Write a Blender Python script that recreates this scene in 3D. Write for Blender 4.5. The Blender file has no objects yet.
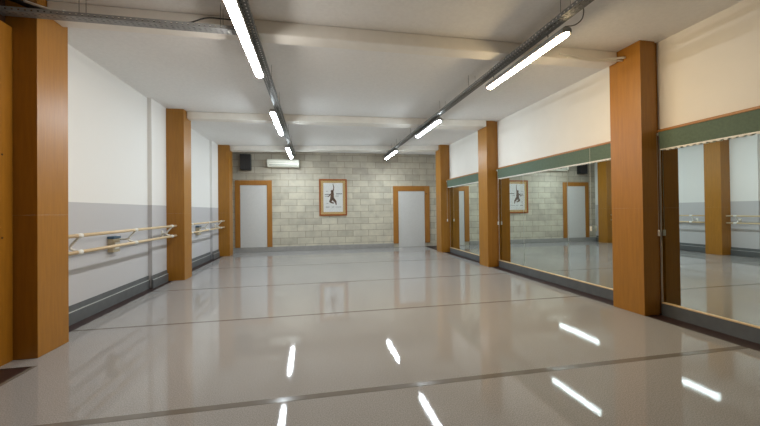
import bpy, bmesh, math, random
from mathutils import Vector, Matrix
random.seed(7)
SC = bpy.context.scene
COL = SC.collection
H = 3.081            # ceiling height
HB = 2.945          # underside of the beams

# ------------------------------------------------------------------ materials
def new_mat(name):
    m = bpy.data.materials.new(name); m.use_nodes = True
    nt = m.node_tree
    return m, nt, nt.nodes['Principled BSDF']

def lin(r, g, b):
    f = lambda c: ((c/255+0.055)/1.055)**2.4 if c/255 > 0.04045 else c/255/12.92
    return (f(r), f(g), f(b), 1)

def plain(name, col, rough=0.5, metal=0.0, spec=0.5, vary=0.06, scale=6.0, bump=0.0, bscale=60.0, stretch=(1, 1, 1), coat=0.0):
    """A procedural finish: a base colour with soft noise variation, and an optional fine bump."""
    m, nt, p = new_mat(name)
    N, L = nt.nodes, nt.links
    tc = N.new('ShaderNodeTexCoord'); mp = N.new('ShaderNodeMapping')
    mp.inputs['Scale'].default_value = stretch
    L.new(tc.outputs['Object'], mp.inputs['Vector'])
    no = N.new('ShaderNodeTexNoise'); no.inputs['Scale'].default_value = scale; no.inputs['Detail'].default_value = 4
    L.new(mp.outputs['Vector'], no.inputs['Vector'])
    rp = N.new('ShaderNodeValToRGB')
    rp.color_ramp.elements[0].position = 0.3; rp.color_ramp.elements[1].position = 0.7
    rp.color_ramp.elements[0].color = (col[0]*(1-vary), col[1]*(1-vary), col[2]*(1-vary), 1)
    rp.color_ramp.elements[1].color = (min(1, col[0]*(1+vary)), min(1, col[1]*(1+vary)), min(1, col[2]*(1+vary)), 1)
    L.new(no.outputs['Fac'], rp.inputs['Fac'])
    L.new(rp.outputs['Color'], p.inputs['Base Color'])
    p.inputs['Roughness'].default_value = rough
    p.inputs['Metallic'].default_value = metal
    p.inputs['Specular IOR Level'].default_value = spec
    p.inputs['Coat Weight'].default_value = coat
    if bump:
        n2 = N.new('ShaderNodeTexNoise'); n2.inputs['Scale'].default_value = bscale; n2.inputs['Detail'].default_value = 3
        L.new(tc.outputs['Object'], n2.inputs['Vector'])
        b = N.new('ShaderNodeBump'); b.inputs['Strength'].default_value = bump; b.inputs['Distance'].default_value = 0.01
        L.new(n2.outputs['Fac'], b.inputs['Height']); L.new(b.outputs['Normal'], p.inputs['Normal'])
    return m

def emit(name, col, strength):
    m, nt, p = new_mat(name)
    p.inputs['Base Color'].default_value = (0.8, 0.8, 0.8, 1)
    p.inputs['Emission Color'].default_value = col
    p.inputs['Emission Strength'].default_value = strength
    return m

WOOD = plain('orange_wood', lin(155, 104, 29), 0.36, vary=0.10, scale=5, stretch=(9, 9, 0.7), bump=0.03, bscale=90)
WOOD_FRAME = plain('door_frame_wood', lin(158, 106, 42), 0.4, vary=0.12, scale=6, stretch=(9, 9, 0.8))
WOOD_LIGHT = plain('pale_wood_lip', lin(214, 186, 142), 0.35, vary=0.06, scale=5)
DARKWOOD_SHADE = plain('dark_wood_and_gap_shade', lin(58, 34, 16), 0.5, vary=0.15, scale=5)  # screws and hinge, also the painted shade above the left panel
BARRE = plain('barre_wood', lin(212, 190, 154), 0.4, vary=0.10, scale=8, stretch=(6, 1, 6))
WHITE = plain('white_plastic', lin(232, 230, 222), 0.4, vary=0.02)
CEIL = plain('ceiling_plaster', lin(238, 237, 235), 0.85, vary=0.03, scale=30, bump=0.25, bscale=120)
BEAM = plain('beam_paint', lin(238, 234, 226), 0.45, vary=0.03, scale=8)
WALLW = plain('white_wall_paint', lin(232, 229, 222), 0.7, vary=0.02, scale=3, bump=0.03)
LEAF = plain('door_leaf_paint', lin(200, 199, 196), 0.5, vary=0.03, scale=20)
SKIRT_BACK = plain('pale_grey_skirting', lin(150, 148, 144), 0.5, vary=0.08, scale=10)
SKIRT = plain('grey_skirting', lin(92, 95, 97), 0.45, vary=0.10, scale=10)
SKIRT_LIP = plain('skirting_lip', lin(178, 180, 178), 0.4, vary=0.05)
SUBFLOOR = plain('dark_red_floor', lin(46, 28, 25), 0.5, vary=0.2, scale=8)
TAPE = plain('seam_tape', lin(112, 107, 100), 0.14, spec=0.35, vary=0.06, scale=12)
STEEL = plain('galvanised_steel', lin(158, 160, 160), 0.45, metal=0.25, vary=0.12, scale=14)
STEEL_DULL = plain('dull_steel', lin(118, 119, 118), 0.5, metal=0.3, vary=0.12, scale=14)
BLACK = plain('black_plastic', lin(26, 25, 25), 0.5, vary=0.1)
GRILLE = plain('speaker_grille', lin(44, 42, 41), 0.7, vary=0.25, scale=160)
ACW = plain('air_conditioner_casing', lin(222, 220, 206), 0.45, vary=0.02)
ACSLOT = plain('air_conditioner_slot', lin(120, 118, 110), 0.5, vary=0.05)
FABRIC = plain('green_blind_fabric', lin(92, 110, 94), 0.8, vary=0.10, scale=40, bump=0.1, bscale=300)
PAPER = plain('poster_paper', lin(224, 224, 220), 0.7, vary=0.02)
MOUNT = plain('poster_mount', lin(196, 164, 108), 0.7, vary=0.04)
SEPIA = plain('sepia_ink', lin(104, 76, 56), 0.8, vary=0.25, scale=60)
INK = plain('grey_ink', lin(120, 118, 116), 0.8, vary=0.1)
SOCK = plain('socket_box', lin(176, 164, 138), 0.5, vary=0.05)
SOCKTOP = plain('socket_lid', lin(66, 92, 112), 0.4, vary=0.05)
WIRE = plain('thin_wire', lin(90, 88, 84), 0.5, vary=0.1)
LAMPBODY = plain('lamp_housing', lin(150, 150, 148), 0.5, vary=0.04)
COOL = emit('cool_tube_light', (0.84, 0.94, 1.0, 1), 107.0)
NEUTRAL = emit('neutral_tube_light', (1.0, 0.95, 0.88, 1), 107.0)
WARM = emit('warm_tube_light', (1.0, 0.75, 0.43, 1), 107.0)

def mirror_mat():
    m, nt, p = new_mat('mirror_silver')
    N, L = nt.nodes, nt.links
    tc = N.new('ShaderNodeTexCoord'); no = N.new('ShaderNodeTexNoise'); no.inputs['Scale'].default_value = 3
    L.new(tc.outputs['Object'], no.inputs['Vector'])
    rp = N.new('ShaderNodeValToRGB')
    rp.color_ramp.elements[0].color = (0.70, 0.76, 0.73, 1); rp.color_ramp.elements[1].color = (0.73, 0.79, 0.76, 1)
    L.new(no.outputs['Fac'], rp.inputs['Fac']); L.new(rp.outputs['Color'], p.inputs['Base Color'])
    p.inputs['Metallic'].default_value = 1; p.inputs['Roughness'].default_value = 0.0
    return m
MIRROR = mirror_mat()

def vinyl_mat():
    m, nt, p = new_mat('grey_dance_vinyl')
    N, L = nt.nodes, nt.links
    tc = N.new('ShaderNodeTexCoord')
    no = N.new('ShaderNodeTexNoise'); no.inputs['Scale'].default_value = 150; no.inputs['Detail'].default_value = 2
    L.new(tc.outputs['Object'], no.inputs['Vector'])
    rp = N.new('ShaderNodeValToRGB')
    a, b = lin(136, 134, 132), lin(164, 162, 160)
    rp.color_ramp.elements[0].position = 0.35; rp.color_ramp.elements[1].position = 0.65
    rp.color_ramp.elements[0].color = a; rp.color_ramp.elements[1].color = b
    L.new(no.outputs['Fac'], rp.inputs['Fac']); L.new(rp.outputs['Color'], p.inputs['Base Color'])
    big = N.new('ShaderNodeTexNoise'); big.inputs['Scale'].default_value = 1.4; big.inputs['Detail'].default_value = 4
    L.new(tc.outputs['Object'], big.inputs['Vector'])
    mr = N.new('ShaderNodeMapRange'); mr.inputs['To Min'].default_value = 0.025; mr.inputs['To Max'].default_value = 0.06
    L.new(big.outputs['Fac'], mr.inputs['Value']); L.new(mr.outputs['Result'], p.inputs['Roughness'])
    fine = N.new('ShaderNodeTexNoise'); fine.inputs['Scale'].default_value = 55; fine.inputs['Detail'].default_value = 2
    L.new(tc.outputs['Object'], fine.inputs['Vector'])
    bp = N.new('ShaderNodeBump'); bp.inputs['Strength'].default_value = 0.03; bp.inputs['Distance'].default_value = 0.004
    L.new(fine.outputs['Fac'], bp.inputs['Height']); L.new(bp.outputs['Normal'], p.inputs['Normal'])
    p.inputs['Specular IOR Level'].default_value = 0.36
    return m
VINYL = vinyl_mat()

def block_mat():
    m, nt, p = new_mat('painted_concrete_block')
    N, L = nt.nodes, nt.links
    tc = N.new('ShaderNodeTexCoord'); sx = N.new('ShaderNodeSeparateXYZ'); cx = N.new('ShaderNodeCombineXYZ')
    L.new(tc.outputs['Object'], sx.inputs[0]); L.new(sx.outputs['X'], cx.inputs['X']); L.new(sx.outputs['Z'], cx.inputs['Y'])
    br = N.new('ShaderNodeTexBrick')
    br.offset = 0.5
    br.inputs['Scale'].default_value = 1.0
    br.inputs['Brick Width'].default_value = 0.5; br.inputs['Row Height'].default_value = 0.2
    br.inputs['Mortar Size'].default_value = 0.008; br.inputs['Mortar Smooth'].default_value = 0.3; br.inputs['Bias'].default_value = -0.45
    br.inputs['Color1'].default_value = lin(203, 196, 176); br.inputs['Color2'].default_value = lin(164, 157, 142)
    br.inputs['Mortar'].default_value = lin(162, 154, 138)
    L.new(cx.outputs[0], br.inputs['Vector'])
    no = N.new('ShaderNodeTexNoise'); no.inputs['Scale'].default_value = 5; no.inputs['Detail'].default_value = 6
    L.new(tc.outputs['Object'], no.inputs['Vector'])
    rp = N.new('ShaderNodeValToRGB')
    rp.color_ramp.elements[0].position = 0.3; rp.color_ramp.elements[1].position = 0.7
    rp.color_ramp.elements[0].color = (0.80, 0.80, 0.82, 1); rp.color_ramp.elements[1].color = (1, 1, 1, 1)
    L.new(no.outputs['Fac'], rp.inputs['Fac'])
    # the bare, greyer upper courses
    mr = N.new('ShaderNodeMapRange'); mr.inputs['From Min'].default_value = 1.95; mr.inputs['From Max'].default_value = 2.45
    L.new(sx.outputs['Z'], mr.inputs['Value'])
    grey = N.new('ShaderNodeMix'); grey.data_type = 'RGBA'
    grey.inputs['A'].default_value = (1, 1, 1, 1); grey.inputs['B'].default_value = (0.80, 0.78, 0.78, 1)
    L.new(mr.outputs['Result'], grey.inputs['Factor'])
    m1 = N.new('ShaderNodeMix'); m1.data_type = 'RGBA'; m1.blend_type = 'MULTIPLY'; m1.inputs['Factor'].default_value = 1
    m2 = N.new('ShaderNodeMix'); m2.data_type = 'RGBA'; m2.blend_type = 'MULTIPLY'; m2.inputs['Factor'].default_value = 1
    L.new(br.outputs['Color'], m1.inputs['A']); L.new(rp.outputs['Color'], m1.inputs['B'])
    L.new(m1.outputs['Result'], m2.inputs['A']); L.new(grey.outputs['Result'], m2.inputs['B'])
    L.new(m2.outputs['Result'], p.inputs['Base Color'])
    bp = N.new('ShaderNodeBump'); bp.inputs['Strength'].default_value = 0.5; bp.inputs['Distance'].default_value = 0.01; bp.invert = True
    L.new(br.outputs['Fac'], bp.inputs['Height']); L.new(bp.outputs['Normal'], p.inputs['Normal'])
    p.inputs['Roughness'].default_value = 0.8
    return m
BLOCK = block_mat()

def left_wall_mat():
    """White paint above a painted grey dado with its own straight edge at 1.34 m."""
    m, nt, p = new_mat('white_and_grey_wall_paint')
    N, L = nt.nodes, nt.links
    tc = N.new('ShaderNodeTexCoord'); sx = N.new('ShaderNodeSeparateXYZ'); L.new(tc.outputs['Object'], sx.inputs[0])
    ls = N.new('ShaderNodeMath'); ls.operation = 'LESS_THAN'; ls.inputs[1].default_value = 1.34
    L.new(sx.outputs['Z'], ls.inputs[0])
    mx = N.new('ShaderNodeMix'); mx.data_type = 'RGBA'
    mx.inputs['A'].default_value = lin(232, 231, 228); mx.inputs['B'].default_value = lin(191, 190, 192)
    L.new(ls.outputs[0], mx.inputs['Factor'])
    no = N.new('ShaderNodeTexNoise'); no.inputs['Scale'].default_value = 60
    L.new(tc.outputs['Object'], no.inputs['Vector'])
    bp = N.new('ShaderNodeBump'); bp.inputs['Strength'].default_value = 0.06; bp.inputs['Distance'].default_value = 0.01
    L.new(no.outputs['Fac'], bp.inputs['Height']); L.new(bp.outputs['Normal'], p.inputs['Normal'])
    L.new(mx.outputs['Result'], p.inputs['Base Color']); p.inputs['Roughness'].default_value = 0.65
    return m
LEFTWALL = left_wall_mat()

def pane_mat():
    m, nt, p = new_mat('picture_glass')
    N, L = nt.nodes, nt.links
    out = N['Material Output']; N.remove(p)
    tr = N.new('ShaderNodeBsdfTransparent'); gl = N.new('ShaderNodeBsdfGlossy'); gl.inputs['Roughness'].default_value = 0.02
    fr = N.new('ShaderNodeValue'); fr.outputs[0].default_value = 0.07
    mx = N.new('ShaderNodeMixShader')
    L.new(fr.outputs[0], mx.inputs[0]); L.new(tr.outputs[0], mx.inputs[1]); L.new(gl.outputs[0], mx.inputs[2])
    L.new(mx.outputs[0], out.inputs['Surface'])
    return m
GLASS = pane_mat()

# ------------------------------------------------------------------ builders
def bm_new(): return bmesh.new()

def box(bm, x0, x1, y0, y1, z0, z1):
    v = [bm.verts.new(p) for p in ((x0,y0,z0),(x1,y0,z0),(x1,y1,z0),(x0,y1,z0),(x0,y0,z1),(x1,y0,z1),(x1,y1,z1),(x0,y1,z1))]
    for f in ((0,3,2,1),(4,5,6,7),(0,1,5,4),(1,2,6,5),(2,3,7,6),(3,0,4,7)): bm.faces.new([v[i] for i in f])
    return bm

def prism(bm, pts, z0, z1):
    """vertical prism over a counter-clockwise outline"""
    lo = [bm.verts.new((x, y, z0)) for x, y in pts]; hi = [bm.verts.new((x, y, z1)) for x, y in pts]
    bm.faces.new(lo[::-1]); bm.faces.new(hi)
    n = len(pts)
    for i in range(n): bm.faces.new((lo[i], lo[(i+1) % n], hi[(i+1) % n], hi[i]))
    return bm

def extrude_profile(bm, prof, axis, a0, a1):
    """extrude a closed profile of (p, q) along an axis: 'Y' -> (p, t, q), 'X' -> (t, p, q)"""
    mk = (lambda p, q, t: (p, t, q)) if axis == 'Y' else (lambda p, q, t: (t, p, q))
    A = [bm.verts.new(mk(p, q, a0)) for p, q in prof]; B = [bm.verts.new(mk(p, q, a1)) for p, q in prof]
    bm.faces.new(A); bm.faces.new(B[::-1]); n = len(prof)
    for i in range(n): bm.faces.new((A[i], B[i], B[(i+1) % n], A[(i+1) % n]))
    bmesh.ops.recalc_face_normals(bm, faces=bm.faces[:])
    return bm

def tube(bm, pts, r, n=10):
    pts = [Vector(p) for p in pts]; rings = []
    for i, p in enumerate(pts):
        d = (pts[min(i+1, len(pts)-1)] - pts[max(i-1, 0)]).normalized()
        up = Vector((0, 0, 1)) if abs(d.z) < 0.95 else Vector((1, 0, 0))
        a = d.cross(up).normalized(); b = d.cross(a).normalized()
        rings.append([bm.verts.new(p + r*(math.cos(t)*a + math.sin(t)*b)) for t in [2*math.pi*k/n for k in range(n)]])
    for r0, r1 in zip(rings, rings[1:]):
        for k in range(n): bm.faces.new((r0[k], r0[(k+1) % n], r1[(k+1) % n], r1[k]))
    bm.faces.new(rings[0][::-1]); bm.faces.new(rings[-1])
    bmesh.ops.recalc_face_normals(bm, faces=bm.faces[:])
    return bm

def curve(pts, n=8):
    """smooth path through points"""
    P = [Vector(p) for p in pts]; P = [2*P[0]-P[1]] + P + [2*P[-1]-P[-2]]; out = []
    for i in range(1, len(P)-2):
        for k in range(n):
            t = k/n; a, b, c, d = P[i-1], P[i], P[i+1], P[i+2]
            out.append(0.5*((2*b)+(c-a)*t+(2*a-5*b+4*c-d)*t*t+(3*b-a-3*c+d)*t**3))
    out.append(P[-2]); return out

def obj(name, bm, mat, parent=None, bevel=0.0, smooth=False):
    """link the shapes in bm (world coordinates) as ONE mesh object, under a parent if given"""
    me = bpy.data.meshes.new(name)
    off = Vector((0, 0, 0)); q = parent
    while q is not None: off += q.location; q = q.parent
    if off.length: bmesh.ops.translate(bm, verts=bm.verts[:], vec=-off)
    bm.to_mesh(me); bm.free(); me.materials.append(mat)
    if smooth:
        for f in me.polygons: f.use_smooth = True
    o = bpy.data.objects.new(name, me); COL.objects.link(o)
    if parent: o.parent = parent
    if bevel:
        b = o.modifiers.new('bevel', 'BEVEL'); b.width = bevel; b.segments = 2; b.limit_method = 'ANGLE'
    return o

def empty(name, loc):
    o = bpy.data.objects.new(name, None); COL.objects.link(o); o.location = loc; o.empty_display_size = 0.2; return o

def thing(name, loc, label, cat, group=None):
    o = empty(name, loc); tag(o, label, cat, group); return o

def tag(o, label, cat, group=None):
    o['label'] = label; o['category'] = cat
    if group: o['group'] = group
    return o

def struct(o):
    o['kind'] = 'structure'; return o

# ------------------------------------------------------------------ geometry constants
XL, XR = -2.278, 3.586                       # room faces of the pillars
WL = -2.63                                  # left wall
YB = 10.887                                  # back wall
YN = -3.8                                   # wall behind the viewer
LP = [(3.357, 3.725), (6.668, 7.036), (10.03, 10.40)]
RP = [(3.148, 3.55), (6.565, 6.95), (9.18, 9.56)]
MX = [3.85, 3.85, 3.85]                      # mirror planes of the three bays

# ------------------------------------------------------------------ the setting
floor = struct(obj('floor', box(bm_new(), WL-0.2, 4.4, YN-0.1, YB+0.1, -0.12, -0.006), SUBFLOOR))
seams = [YN+0.02, -1.4, 0.45, 2.264, 4.06, 5.82, 7.9, 9.6, YB-0.012]
for i, (a, b) in enumerate(zip(seams, seams[1:])):
    if b < 2.5:      pts = [(-2.2, a), (3.615, a), (3.615, b), (-2.2, b)]
    elif a < 2.5:    pts = [(-2.2, a), (3.615, a), (3.61, b), (-2.455, b), (-2.455, 3.19), (-2.2, 3.19)]
    elif a < 5:      pts = [(-2.455, a), (3.61, a), (3.63, b), (-2.455, b)]
    else:            pts = [(-2.455, a), (3.63, a), (3.65, b), (-2.46, b)]
    obj('vinyl_sheet', prism(bm_new(), pts, -0.006, 0.0), VINYL, floor)
for y in seams[1:-1]:
    x0, x1 = (-2.19, 3.61) if y < 3 else (-2.45, 3.605)
    w = 0.027 if y < 3 else 0.014
    obj('seam_tape', box(bm_new(), x0, x1, y-w, y+w, 0.0, 0.0012), TAPE, floor)
# tape along the cut edge of the vinyl beside the dark floor at front left
obj('edge_tape', box(bm_new(), -2.2, -2.165, 0.5, 3.19, 0.0, 0.0012), TAPE, floor)

ceiling = struct(obj('ceiling', box(bm_new(), WL-0.2, 4.4, YN-0.1, YB+0.1, H, H+0.15), CEIL))
def beam(yl0, yl1, yr0, yr1, ex=0.0):
    obj('beam', prism(bm_new(), [(XL+0.001, yl0), (XR-0.012+ex, yr0), (XR-0.012+ex, yr1), (XL+0.001, yl1)], HB, H-0.0005), BEAM, ceiling, bevel=0.012)
beam(3.46, 3.655, 3.43, 3.625, 0.02)
beam(6.81, 6.975, 6.53, 6.87)
beam(10.13, 10.38, 9.30, 9.54)

bm = bm_new(); box(bm, WL-0.2, WL, YN, YB, 0, H)
for a, b in LP[1:]:      # shallow pilasters beside the second and third pillars
    box(bm, WL, WL+0.06, a-0.55, a, 0, H)
struct(obj('wall_left', bm, LEFTWALL))
bm = bm_new(); box(bm, 3.86, 4.3, YN, RP[2][1]-0.05, 0, H); box(bm, 4.2, 4.3, RP[2][1]-0.05, YB, 0, H)
struct(obj('wall_right', bm, WALLW))
struct(obj('wall_back', box(bm_new(), WL, 4.2, YB, YB+0.2, 0, H), BLOCK))
struct(obj('wall_front', box(bm_new(), WL, 3.86, YN-0.2, YN, 0, H), WALLW))

# stepped grey skirting along the left wall, jogging round the pilasters
def skirting_left(y0, y1, dx=0.0):
    return [(WL+dx, -0.0055), (WL+dx, 0.20), (WL+dx+0.008, 0.20), (WL+dx+0.010, 0.135), (WL+dx+0.026, 0.128), (WL+dx+0.026, -0.0055)]
bl = empty('baseboard_left', (WL, 5.0, 0)); struct(bl)
bm, lipbm = bm_new(), bm_new()
runs = [(3.73, LP[1][0]-0.55, 0), (LP[1][0]-0.577, LP[1][0]-0.001, 0.06), (7.037, LP[2][0]-0.55, 0), (LP[2][0]-0.577, LP[2][0]-0.001, 0.06), (10.401, YB-0.03, 0)]
for a, b, dx in runs:
    extrude_profile(bm, skirting_left(a, b, dx), 'Y', a, b)
    box(lipbm, WL+dx+0.011, WL+dx+0.027, a, b, 0.128, 0.135)
obj('skirting_board', bm, SKIRT, bl); obj('lip', lipbm, SKIRT_LIP, bl)
bb = struct(obj('baseboard_back', box(bm_new(), WL+0.001, 2.574, YB-0.028, YB, 0, 0.14), SKIRT_BACK, bevel=0.006))
for k, (a, b) in enumerate([(0.2, RP[0][0]), (RP[0][1], RP[1][0]), (RP[1][1], RP[2][0])]):
    e = 0.06 if k == 2 else 0.0             # the third bay's plinth runs slightly askew with its mirror
    P = lambda f: [(f-e, a+0.001), (3.8595, a+0.001), (3.8595, b-0.001), (f, b-0.001)]
    br = struct(obj('baseboard_right', prism(bm_new(), P(3.832), -0.0055, 0.128), SKIRT))
    obj('ledge', prism(bm_new(), P(3.826), 0.1285, 0.142), WOOD_LIGHT, br, bevel=0.003)
    # wooden trim under the wall above each mirror
    struct(obj('trim_%d' % (k+1), box(bm_new(), 3.815-e, 3.8595, a+0.001, b-0.001, 2.052, 2.08), WOOD_FRAME, bevel=0.004))

# wood panelling on the left, nearest the viewer
pl = struct(empty('trim_4', (-2.5, 1.5, 0)))
obj('panel', box(bm_new(), WL+0.001, -2.45, 1.2, 3.355, -0.0055, 2.768), WOOD, pl, bevel=0.004)
obj('panel_gap_shade', box(bm_new(), WL+0.001, -2.50, 1.2, 3.355, 2.769, H-0.001), DARKWOOD_SHADE, pl)  # dark filler painting the shade of the open gap above the panel
bm = bm_new()
for z in (1.02, 1.69):
    for k in range(24):
        y = 1.3 + k*0.085
        tube(bm, [(-2.4505, y, z), (-2.4475, y, z)], 0.008, 8)
obj('screw_row', bm, DARKWOOD_SHADE, pl)

# ------------------------------------------------------------------ doors in the back wall
def door(n, xa, xb, ztop, z0, leaf_in, sill):
    d = struct(empty('door_%d' % n, ((xa+xb)/2, YB, 0)))
    bm = bm_new(); w = leaf_in
    y0 = YB-0.045
    box(bm, xa, xa+w, y0, YB-0.0005, sill, ztop); box(bm, xb-w, xb, y0, YB-0.0005, sill, ztop)
    box(bm, xa+w, xb-w, y0, YB-0.0005, ztop-w, ztop)
    obj('door_frame', bm, WOOD_FRAME, d, bevel=0.006)
    obj('door_leaf', box(bm_new(), xa+w+0.004, xb-w-0.004, YB-0.03, YB-0.0005, z0, ztop-w-0.004), LEAF, d, bevel=0.003)
    return d
d1 = door(1, -2.313, -1.245, 2.178, 0.142, 0.145, 0.142)
d2 = door(2, 2.575, 3.825, 2.02, 0.004, 0.17, 0.13)
obj('lintel_line', box(bm_new(), -2.36, -1.12, YB-0.02, YB-0.0005, 2.34, 2.365), plain('lintel_strip', lin(168, 160, 144), 0.8), d1)
bm = bm_new(); tube(bm, [(3.70, YB-0.06, 1.76), (3.70, YB-0.045, 1.76)], 0.02, 12)
obj('hinge', bm, DARKWOOD_SHADE, d2)

# ------------------------------------------------------------------ pillars
ORD = ['nearest', 'middle', 'farthest']
lab_l = ['orange wood-clad pillar at front left, nearest the viewer, with cable tray passing its top',
         'orange wood-clad pillar on the left wall between the two pairs of ballet barres',
         'orange wood-clad pillar on the left beside the back wall and black speaker']
lab_r = ['large orange wood-clad pillar at right between the near mirror and the three-pane mirror',
         'orange wood-clad pillar between the three-pane mirror and the far small mirror',
         'orange wood-clad pillar at the far right beside the back wall door']
def pillar(x0, x1, y0, y1, label, side):
    t = thing('wood_clad_pillar', ((x0+x1)/2, (y0+y1)/2, 0), label, 'pillar', 'wood-clad pillars along both walls')
    obj('lower_cladding', box(bm_new(), x0, x1, y0, y1, 0.0015, 1.1995), WOOD, t, bevel=0.0012)
    obj('upper_cladding', box(bm_new(), x0, x1, y0, y1, 1.2, H-0.001), WOOD, t, bevel=0.0012)
    bm = bm_new()
    if side == 'r':
        box(bm, x1+0.0005, 3.8595, y0+0.025, y1-0.02, 0.0015, H-0.001)
        obj('edge_batten', bm, WOOD, t, bevel=0.003)
    return t
for (a, b), l in zip(LP, lab_l): pillar(WL+0.001, XL, a, b, l, 'l')
for k, ((a, b), l) in enumerate(zip(RP, lab_r)):
    dx = (0.015, 0.005, -0.01)[k]
    pillar(XR+dx, 3.787+dx, a, b, l, 'r')

# ------------------------------------------------------------------ mirrors: each pane a thing
def mirror(x, y0, y1, label):
    xa, xb = x if isinstance(x, tuple) else (x, x)
    o = obj('wall_mirror', prism(bm_new(), [(xa, y0+0.005), (xa+0.006, y0+0.005), (xb+0.006, y1-0.005), (xb, y1-0.005)], 0.1425, 2.0515), MIRROR)
    tag(o, label, 'mirror', 'mirror panes on the right wall')
g = 0.026
mirror(MX[0], 2.05, RP[0][0], 'mirror pane at the right edge, right of the large near pillar, reflecting barres')
mirror(MX[0], 0.95, 2.05, 'near right mirror pane, mostly outside the frame')
mirror(MX[1], RP[0][1], 4.58, 'mirror pane next to the large near pillar, nearest of the three-pane mirror')
mirror(MX[1], 4.58, 5.707, 'middle pane of the three-pane mirror, reflecting the left door')
mirror(MX[1], 5.707, RP[1][0], 'far pane of the three-pane mirror, reflecting the framed poster')
mirror((MX[2]-0.06, MX[2]), RP[1][1], RP[2][0], 'small far mirror between the two farthest right pillars, reflecting a door')

# ------------------------------------------------------------------ roller blinds above the mirrors
def blind(k, a, b, label, cords):
    t = thing('roller_blind', (3.83, (a+b)/2, 1.86), label, 'blind', 'green blinds above the mirrors')
    z1, z0 = 2.0515, 1.862
    e = 0.06 if k == 2 else 0.0
    bm = bm_new()
    prof = [(3.820-e, z1), (3.845-e, z1), (3.846-e, z0+0.02), (3.840-e, z0), (3.832-e, z0+0.004), (3.828-e, z0+0.06)]
    extrude_profile(bm, prof, 'Y', a+0.012, b-0.012)
    obj('fabric', bm, FABRIC, t)
    bm = bm_new(); y = a+0.02
    box(bm, 3.831-e, 3.843-e, a+0.014, b-0.014, z0-0.014, z0-0.0005)
    while y < b-0.06:
        box(bm, 3.833-e, 3.841-e, y, y+0.03, z0-0.024, z0-0.014); y += 0.06
    obj('hem_glint_bar', bm, WHITE, t)  # hem bar, its white colour and teeth painting lamp glints along the edge
    for yc in cords:
        bm = bm_new(); tube(bm, [(3.812-e, yc, z1-0.005), (3.812-e, yc, 0.95)], 0.0014, 6)
        c = obj('cord', bm, WHITE, t)
        bm = bm_new()
        tube(bm, [(3.812-e, yc, 0.952), (3.812-e, yc, 0.942), (3.812-e, yc, 0.895), (3.812-e, yc, 0.885)], 0.014, 10)
        obj('cord_knob', bm, WHITE, c, smooth=True)
    bm = bm_new(); tube(bm, [(3.825-e, b-0.0115, 2.03), (3.825-e, b-0.002, 2.03)], 0.018, 12); obj('end_cap', bm, WHITE, t)
blind(0, 0.2, RP[0][0], 'dark green roller blind above the near right mirror at the picture edge', [3.15])
blind(1, RP[0][1], RP[1][0], 'green roller blind along the top of the three-pane mirror', [4.10, 6.53])
blind(2, RP[1][1], RP[2][0], 'short green roller blind above the small far mirror', [9.14])

# ------------------------------------------------------------------ ballet barres
def barre(y0, y1, brackets, label):
    t = thing('ballet_barre', (-2.52, (y0+y1)/2, 0.80), label, 'barre', 'double ballet barres on the left wall')
    XB = -2.41
    for z in (0.979, 0.806):
        bm = bm_new(); tube(bm, [(XB, y0, z), (XB, y1, z)], 0.019, 12)
        obj('rail', bm, BARRE, t, smooth=True)
    for y, xw in brackets:
        bm = bm_new()
        tube(bm, curve([(XB, y, 0.965), (XB-0.025, y, 0.935), (XB-0.075, y, 0.875), (XB-0.08, y, 0.845), (XB-0.05, y, 0.825), (XB, y, 0.808)], 5), 0.013, 8)
        tube(bm, [(XB-0.078, y, 0.855), (xw+0.015, y, 0.855)], 0.013, 8)
        for z in (0.979, 0.806): tube(bm, [(XB, y-0.035, z), (XB, y+0.035, z)], 0.025, 12)
        br = obj('bracket', bm, WHITE, t, smooth=True)
        obj('wall_plate', box(bm_new(), xw+0.0005, xw+0.02, y-0.03, y+0.03, 0.80, 0.91), WHITE, br, bevel=0.004)
    return t
barre(3.74, 6.655, [(4.10, WL), (5.24, WL), (6.47, WL+0.06)], 'double wooden ballet barre on the left wall between the near and middle pillars')
barre(7.06, 10.0, [(7.46, WL), (8.6, WL), (9.66, WL+0.06)], 'double wooden ballet barre on the left wall beyond the middle pillar')

def socket(y, label):
    t = thing('socket_box', (WL, y, 0.78), label, 'socket', 'wall socket boxes behind the barres')
    obj('casing', box(bm_new(), WL+0.0005, WL+0.07, y-0.08, y+0.08, 0.70, 0.875), SOCK, t, bevel=0.008)
    obj('lid', box(bm_new(), WL+0.0005, WL+0.08, y-0.084, y+0.084, 0.876, 0.91), SOCKTOP, t, bevel=0.006)
    obj('outlet', box(bm_new(), WL+0.0705, WL+0.078, y-0.05, y+0.05, 0.74, 0.83), WHITE, t, bevel=0.004)
socket(5.09, 'beige and blue socket box behind the barre between the near and middle pillars')
socket(8.45, 'beige and blue socket box behind the barre beyond the middle pillar')

# ------------------------------------------------------------------ cable trays (perforated steel channels)
def perforated(bm, axis, a0, a1, c, z0, w, h, pitch=0.048):
    """channel with slotted base and slotted side walls running along an axis; c is its centre line"""
    def B(u0, u1, t0, t1, q0, q1):
        if axis == 'Y': box(bm, u0, u1, t0, t1, q0, q1)
        else: box(bm, t0, t1, u0, u1, q0, q1)
    n = 3; rib = 0.016; hb = h*0.33
    for k in range(n+1):
        u = c-w/2+k*(w-rib)/n; B(u, u+rib, a0, a1, z0, z0+0.002)
    t = a0
    while t < a1-0.02:
        B(c-w/2, c+w/2, t, t+0.026, z0+0.0003, z0+0.0017); t += pitch
    for sd in (-1, 1):
        u = c+sd*w/2; u0, u1 = min(u, u-sd*0.002), max(u, u-sd*0.002)
        B(u0, u1, a0, a1, z0+0.002, z0+hb); B(u0, u1, a0, a1, z0+h-hb, z0+h)
        t = a0
        while t < a1-0.02:
            B(u0, u1, t, t+0.030, z0+hb, z0+h-hb); t += pitch
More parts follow.
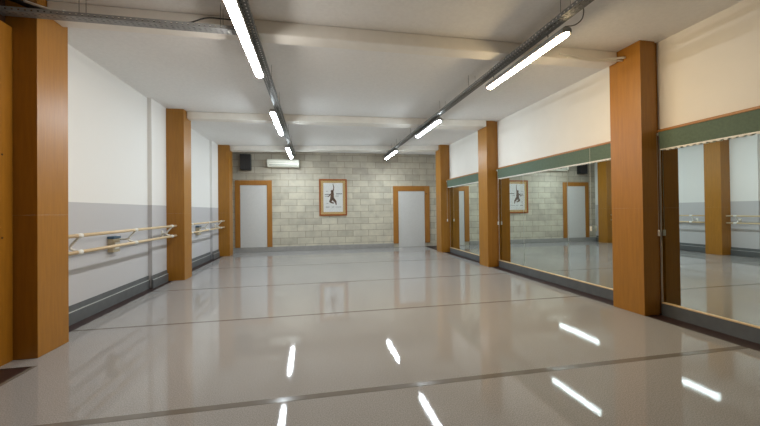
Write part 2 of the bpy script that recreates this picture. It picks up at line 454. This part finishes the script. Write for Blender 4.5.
TZ = 2.885
def tray_y(x, y0, y1, label, hang):
    t = thing('cable_tray', (x, (y0+y1)/2, TZ), label, 'cable tray', 'perforated steel cable trays')
    bm = bm_new(); perforated(bm, 'Y', y0, y1, x, TZ, 0.10, 0.038); obj('channel', bm, STEEL_DULL, t)
    for y in hang:
        for s in (-1, 1):
            bm = bm_new(); tube(bm, [(x+s*0.049, y, TZ+0.03), (x+s*0.049, y, H)], 0.0022, 6)
            obj('hanger_wire', bm, WIRE, t)
    bm = bm_new(); tube(bm, curve([(x+0.015*math.sin(3*i), y0+(y1-y0)*i/20, TZ+0.012) for i in range(21)], 2), 0.009, 6)
    obj('cable', bm, BLACK, t, smooth=True)
tray_y(-0.555, -0.6, 10.45, 'long perforated steel cable tray carrying the left row of tube lamps', [1.3, 2.9, 4.5, 5.5, 7.5, 8.6, 9.8])
tray_y(2.195, -0.6, 10.3, 'long perforated steel cable tray carrying the right row of tube lamps', [1.3, 2.6, 4.4, 5.5, 7.3, 8.6, 9.2])
t = thing('cable_tray', (-1.6, 3.2, 2.78), 'perforated steel cable tray crossing in front of the near left pillar', 'cable tray', 'perforated steel cable trays')
bm = bm_new(); perforated(bm, 'X', WL+0.13, -0.68, 3.285, 2.848, 0.09, 0.036, 0.045); obj('channel', bm, STEEL, t)
for x in (-1.9, -0.8):
    for s in (-1, 1):
        bm = bm_new(); tube(bm, [(x, 3.285+s*0.0445, 2.87), (x, 3.285+s*0.0445, H)], 0.0022, 6)
        obj('hanger_wire', bm, WIRE, t)
for k, dy in enumerate((-0.024, 0.0, 0.024)):
    bm = bm_new(); tube(bm, curve([(-2.45+1.74*i/14, 3.285+dy+0.004*math.sin(2*i+k), 2.864) for i in range(15)], 2), 0.011, 6)
    obj('cable', bm, BLACK, t, smooth=True)

# loose cables
def cable(name, pts, r, mat, label):
    bm = bm_new(); tube(bm, curve(pts, 8), r, 8); tag(obj(name, bm, mat, smooth=True), label, 'cable')
cable('black_cable', [(-1.12, 3.27, 2.891), (-1.05, 3.27, 2.90), (-0.92, 3.26, 2.945), (-0.76, 3.27, 2.955), (-0.55, 3.28, 2.953)], 0.006, BLACK,
      'thin black cable arching from the cross tray to the left lamp row')
cable('black_cable_bundle', [(-2.46, 3.30, 2.99), (-2.38, 3.30, 2.965), (-2.29, 3.305, 2.93), (-2.21, 3.31, 2.908), (-2.13, 3.31, 2.906)], 0.020, BLACK,
      'thick black cable lying on the tray at the top left corner')
cable('white_cable', [(-2.30, 3.262, 2.95), (-2.21, 3.262, 2.922), (-2.11, 3.265, 2.898), (-2.02, 3.265, 2.897)], 0.011, WHITE,
      'short white cable lying on the tray in front of near left pillar')
bm = bm_new()
tube(bm, curve([(2.80, 3.414, 2.985), (3.0, 3.414, 2.975), (3.2, 3.415, 2.958), (3.40, 3.40, 2.962), (3.603, 3.33, 2.965)], 8), 0.013, 8)
tube(bm, curve([(2.90, 3.415, 2.955), (3.1, 3.415, 2.94), (3.3, 3.415, 2.94), (3.603, 3.37, 2.945)], 8), 0.012, 8)
tag(obj('white_conduit', bm, WHITE, smooth=True), 'pair of white conduits running from the beam onto the large near pillar', 'cable')
cable('lamp_flex', [(2.27, 2.70, 2.865), (2.36, 2.68, 2.88), (2.40, 2.64, 2.92), (2.34, 2.56, 2.96), (2.26, 2.53, 2.955)], 0.005, WIRE,
      'thin grey flex looping from tray to the warm lamp at right')

# ------------------------------------------------------------------ tube lamps
def lamp(x, y0, y1, mat, label):
    t = thing('tube_lamp', (x, (y0+y1)/2, TZ), label, 'ceiling lamp', 'tube lamps hanging under the cable trays')
    zc = 2.815
    prof = [(x-0.0415, zc-0.0135), (x-0.0475, zc-0.0135), (x-0.046, zc+0.03), (x-0.03, zc+0.045), (x+0.03, zc+0.045), (x+0.046, zc+0.03), (x+0.0475, zc-0.0135), (x+0.0415, zc-0.0135)]
    bm = bm_new(); extrude_profile(bm, prof, 'Y', y0, y1); obj('housing', bm, LAMPBODY, t)
    n = 14; R = 0.046; UP = math.radians(-24)
    arc = [(x+R*math.cos(a), zc+0.005+R*0.95*math.sin(a)) for a in [math.pi-UP+(math.pi+2*UP)*k/n for k in range(n+1)]]
    bm = bm_new(); rings = []
    for y, s in ((y0, 0.55), (y0+0.012, 0.85), (y0+0.035, 1.0), (y1-0.035, 1.0), (y1-0.012, 0.85), (y1, 0.55)):
        rings.append([bm.verts.new((x+(p-x)*s, y, zc+0.005+(q-zc-0.005)*s)) for p, q in arc])
    for r0, r1 in zip(rings, rings[1:]):
        for k in range(n): bm.faces.new((r0[k], r0[k+1], r1[k+1], r1[k]))
    for r in rings[:-1]: pass
    bm.faces.new(rings[0]); bm.faces.new(rings[-1][::-1])
    bmesh.ops.recalc_face_normals(bm, faces=bm.faces[:])
    obj('diffuser', bm, mat, t)
    tx = -0.60 if x < 0 else 2.24            # the clips reach the nearer edge of the tray above
    for y in (y0+0.2, y1-0.2):
        bm = bm_new(); tube(bm, [(tx, y, zc+0.045), (tx, y, TZ-0.0005)], 0.005, 6)
        obj('mounting_clip', bm, WIRE, t)
lamp(-0.605, 2.62, 4.19, NEUTRAL, 'lit white tube lamp, nearest of the left row, running out of the top edge')
lamp(-0.63, 5.66, 7.26, COOL, 'lit white tube lamp, middle of the left row')
lamp(-0.625, 8.74, 10.36, COOL, 'lit white tube lamp at the far end of the left row, above the air conditioner')
lamp(2.285, 2.69, 4.10, WARM, 'lit warm yellow tube lamp, nearest of the right row')
lamp(2.23, 5.73, 7.07, COOL, 'lit white tube lamp, middle of the right row')
lamp(2.20, 8.86, 10.2, COOL, 'lit white tube lamp at the far end of the right row')

# ------------------------------------------------------------------ back wall fittings
t = thing('wall_speaker', (-2.0, YB, 2.48), 'black loudspeaker high on the block wall above the left door', 'speaker')
Y0 = YB-0.001
obj('cabinet', box(bm_new(), -2.135, -1.83, Y0-0.20, Y0-0.03, 2.475, 2.95), BLACK, t, bevel=0.01)
obj('wall_bracket', box(bm_new(), -2.06, -1.96, Y0-0.03, Y0, 2.65, 2.81), BLACK, t)
obj('grille', box(bm_new(), -2.12, -1.99, Y0-0.208, Y0-0.2005, 2.495, 2.93), GRILLE, t)
obj('grille', box(bm_new(), -1.975, -1.845, Y0-0.208, Y0-0.2005, 2.495, 2.93), GRILLE, t)

t = thing('air_conditioner', (-0.88, YB, 2.57), 'white wall-mounted air conditioner on the block wall under the left lamp row', 'air conditioner')
bm = bm_new(); yf = Y0-0.19
extrude_profile(bm, [(Y0, 2.575), (Y0, 2.815), (Y0-0.15, 2.815), (yf, 2.79), (yf, 2.63), (yf+0.04, 2.585), (yf+0.07, 2.575)], 'X', -1.36, -0.42)
obj('casing', bm, ACW, t, bevel=0.006)
obj('air_outlet', box(bm_new(), -1.30, -0.48, yf-0.001, yf+0.006, 2.632, 2.648), ACSLOT, t)
obj('seam_line', box(bm_new(), -1.36, -0.42, yf-0.0015, yf+0.002, 2.71, 2.714), ACSLOT, t)

t = thing('framed_poster', (0.62, YB, 1.07), 'wood-framed poster of a sketched dancer hanging on the block wall', 'poster')
xa, xb, za, zb = 0.183, 1.055, 1.07, 2.235
bm = bm_new(); w = 0.045
box(bm, xa, xa+w, Y0-0.035, Y0, za, zb); box(bm, xb-w, xb, Y0-0.035, Y0, za, zb)
box(bm, xa+w, xb-w, Y0-0.035, Y0, zb-w, zb); box(bm, xa+w, xb-w, Y0-0.035, Y0, za, za+w)
obj('frame', bm, plain('poster_frame_wood', lin(150, 84, 36), 0.35, vary=0.1), t, bevel=0.005)
obj('mount', box(bm_new(), xa+w, xb-w, Y0-0.014, Y0-0.002, za+w, zb-w), MOUNT, t)
px0, px1, pz0, pz1 = 0.315, 0.925, 1.19, 2.11
sheet = obj('sheet', box(bm_new(), px0, px1, Y0-0.016, Y0-0.0145, pz0, pz1), PAPER, t)
yi = Y0-0.0175
def blob(bm, pts):
    """flat ink patch on the sheet, given as an outline in (x, z)"""
    pts = [(x-0.045, z-0.055) for x, z in pts]
    A = [bm.verts.new((x, yi, z)) for x, z in pts]; B = [bm.verts.new((x, yi+0.001, z)) for x, z in pts]
    bm.faces.new(A); bm.faces.new(B[::-1]); n = len(pts)
    for i in range(n): bm.faces.new((A[i], B[i], B[(i+1) % n], A[(i+1) % n]))
def stroke(bm, p, q, w0, w1):
    d = Vector((q[0]-p[0], q[1]-p[1])); d.normalize(); nrm = Vector((-d.y, d.x))
    blob(bm, [(p[0]+nrm.x*w0, p[1]+nrm.y*w0), (q[0]+nrm.x*w1, q[1]+nrm.y*w1), (q[0]-nrm.x*w1, q[1]-nrm.y*w1), (p[0]-nrm.x*w0, p[1]-nrm.y*w0)])
bm = bm_new(); cxp = 0.66
blob(bm, [(cxp-0.035+0.035*math.cos(a), 1.90+0.045*math.sin(a)) for a in [2*math.pi*k/14 for k in range(14)]])
stroke(bm, (cxp-0.02, 1.86), (cxp-0.03, 1.66), 0.045, 0.06)
stroke(bm, (cxp-0.01, 1.84), (cxp+0.03, 2.03), 0.022, 0.012); stroke(bm, (cxp+0.03, 2.03), (cxp+0.0, 2.14), 0.014, 0.008)
stroke(bm, (cxp-0.03, 1.68), (cxp-0.10, 1.56), 0.05, 0.03); stroke(bm, (cxp-0.02, 1.68), (cxp+0.08, 1.57), 0.05, 0.035)
stroke(bm, (cxp-0.10, 1.57), (cxp+0.02, 1.52), 0.03, 0.02); stroke(bm, (cxp+0.08, 1.58), (cxp+0.10, 1.47), 0.03, 0.015)
stroke(bm, (cxp-0.06, 1.82), (cxp-0.16, 1.72), 0.018, 0.012)
bmesh.ops.recalc_face_normals(bm, faces=bm.faces[:])
obj('drawing', bm, SEPIA, sheet)
for x0, x1, z, th in [(0.40, 0.56, 1.80, 0.012), (0.76, 0.95, 1.82, 0.014), (0.40, 0.55, 1.745, 0.009), (0.74, 0.84, 1.75, 0.007), (0.45, 0.52, 1.52, 0.006),
                      (0.43, 0.55, 1.40, 0.009), (0.62, 0.70, 1.40, 0.007), (0.74, 0.92, 1.40, 0.006), (0.44, 0.50, 1.90, 0.006)]:
    bm = bm_new(); blob(bm, [(x0, z-th), (x1, z-th), (x1, z+th), (x0, z+th)])
    bmesh.ops.recalc_face_normals(bm, faces=bm.faces[:])
    obj('text_line', bm, INK, sheet)
obj('glass', box(bm_new(), xa+w, xb-w, Y0-0.026, Y0-0.023, za+w, zb-w), GLASS, t)

tag(obj('junction_box', box(bm_new(), 2.30, 2.40, Y0-0.06, Y0, 2.86, 2.96), BLACK, bevel=0.006), 'small black junction box on the block wall left of the far right lamp', 'junction box')

# ------------------------------------------------------------------ camera, world, view
W = bpy.data.worlds.new('World'); SC.world = W; W.use_nodes = True
W.node_tree.nodes['Background'].inputs[0].default_value = (0.02, 0.02, 0.02, 1)

cam = bpy.data.cameras.new('camera'); co = bpy.data.objects.new('camera', cam); COL.objects.link(co)
cam.sensor_width = 36; cam.lens = 339.534/760*36; cam.clip_start = 0.05; cam.shift_y = -(213-208.04)/760
yaw, pitch, roll = math.radians(11.0998), math.radians(0.5127), math.radians(0.6582)
co.location = (0, 0, 1.2)
Fw = Vector((math.sin(yaw)*math.cos(pitch), math.cos(yaw)*math.cos(pitch), math.sin(pitch)))
Rt = Vector((math.cos(yaw), -math.sin(yaw), 0)); Up = Rt.cross(Fw)
cr, sr = math.cos(roll), math.sin(roll)
# image axes turned by the roll
R2 = Rt*cr - Up*sr; U2 = Rt*sr + Up*cr
M = Matrix((R2, U2, -Fw)).transposed()
co.rotation_euler = M.to_euler()
SC.camera = co

vs = SC.view_settings
SC.display_settings.display_device = 'sRGB'
vs.view_transform = 'Standard'; vs.look = 'None'; vs.gamma = 1; vs.use_curve_mapping = False
vs.exposure = 0.0
SC.cycles.max_bounces = 10
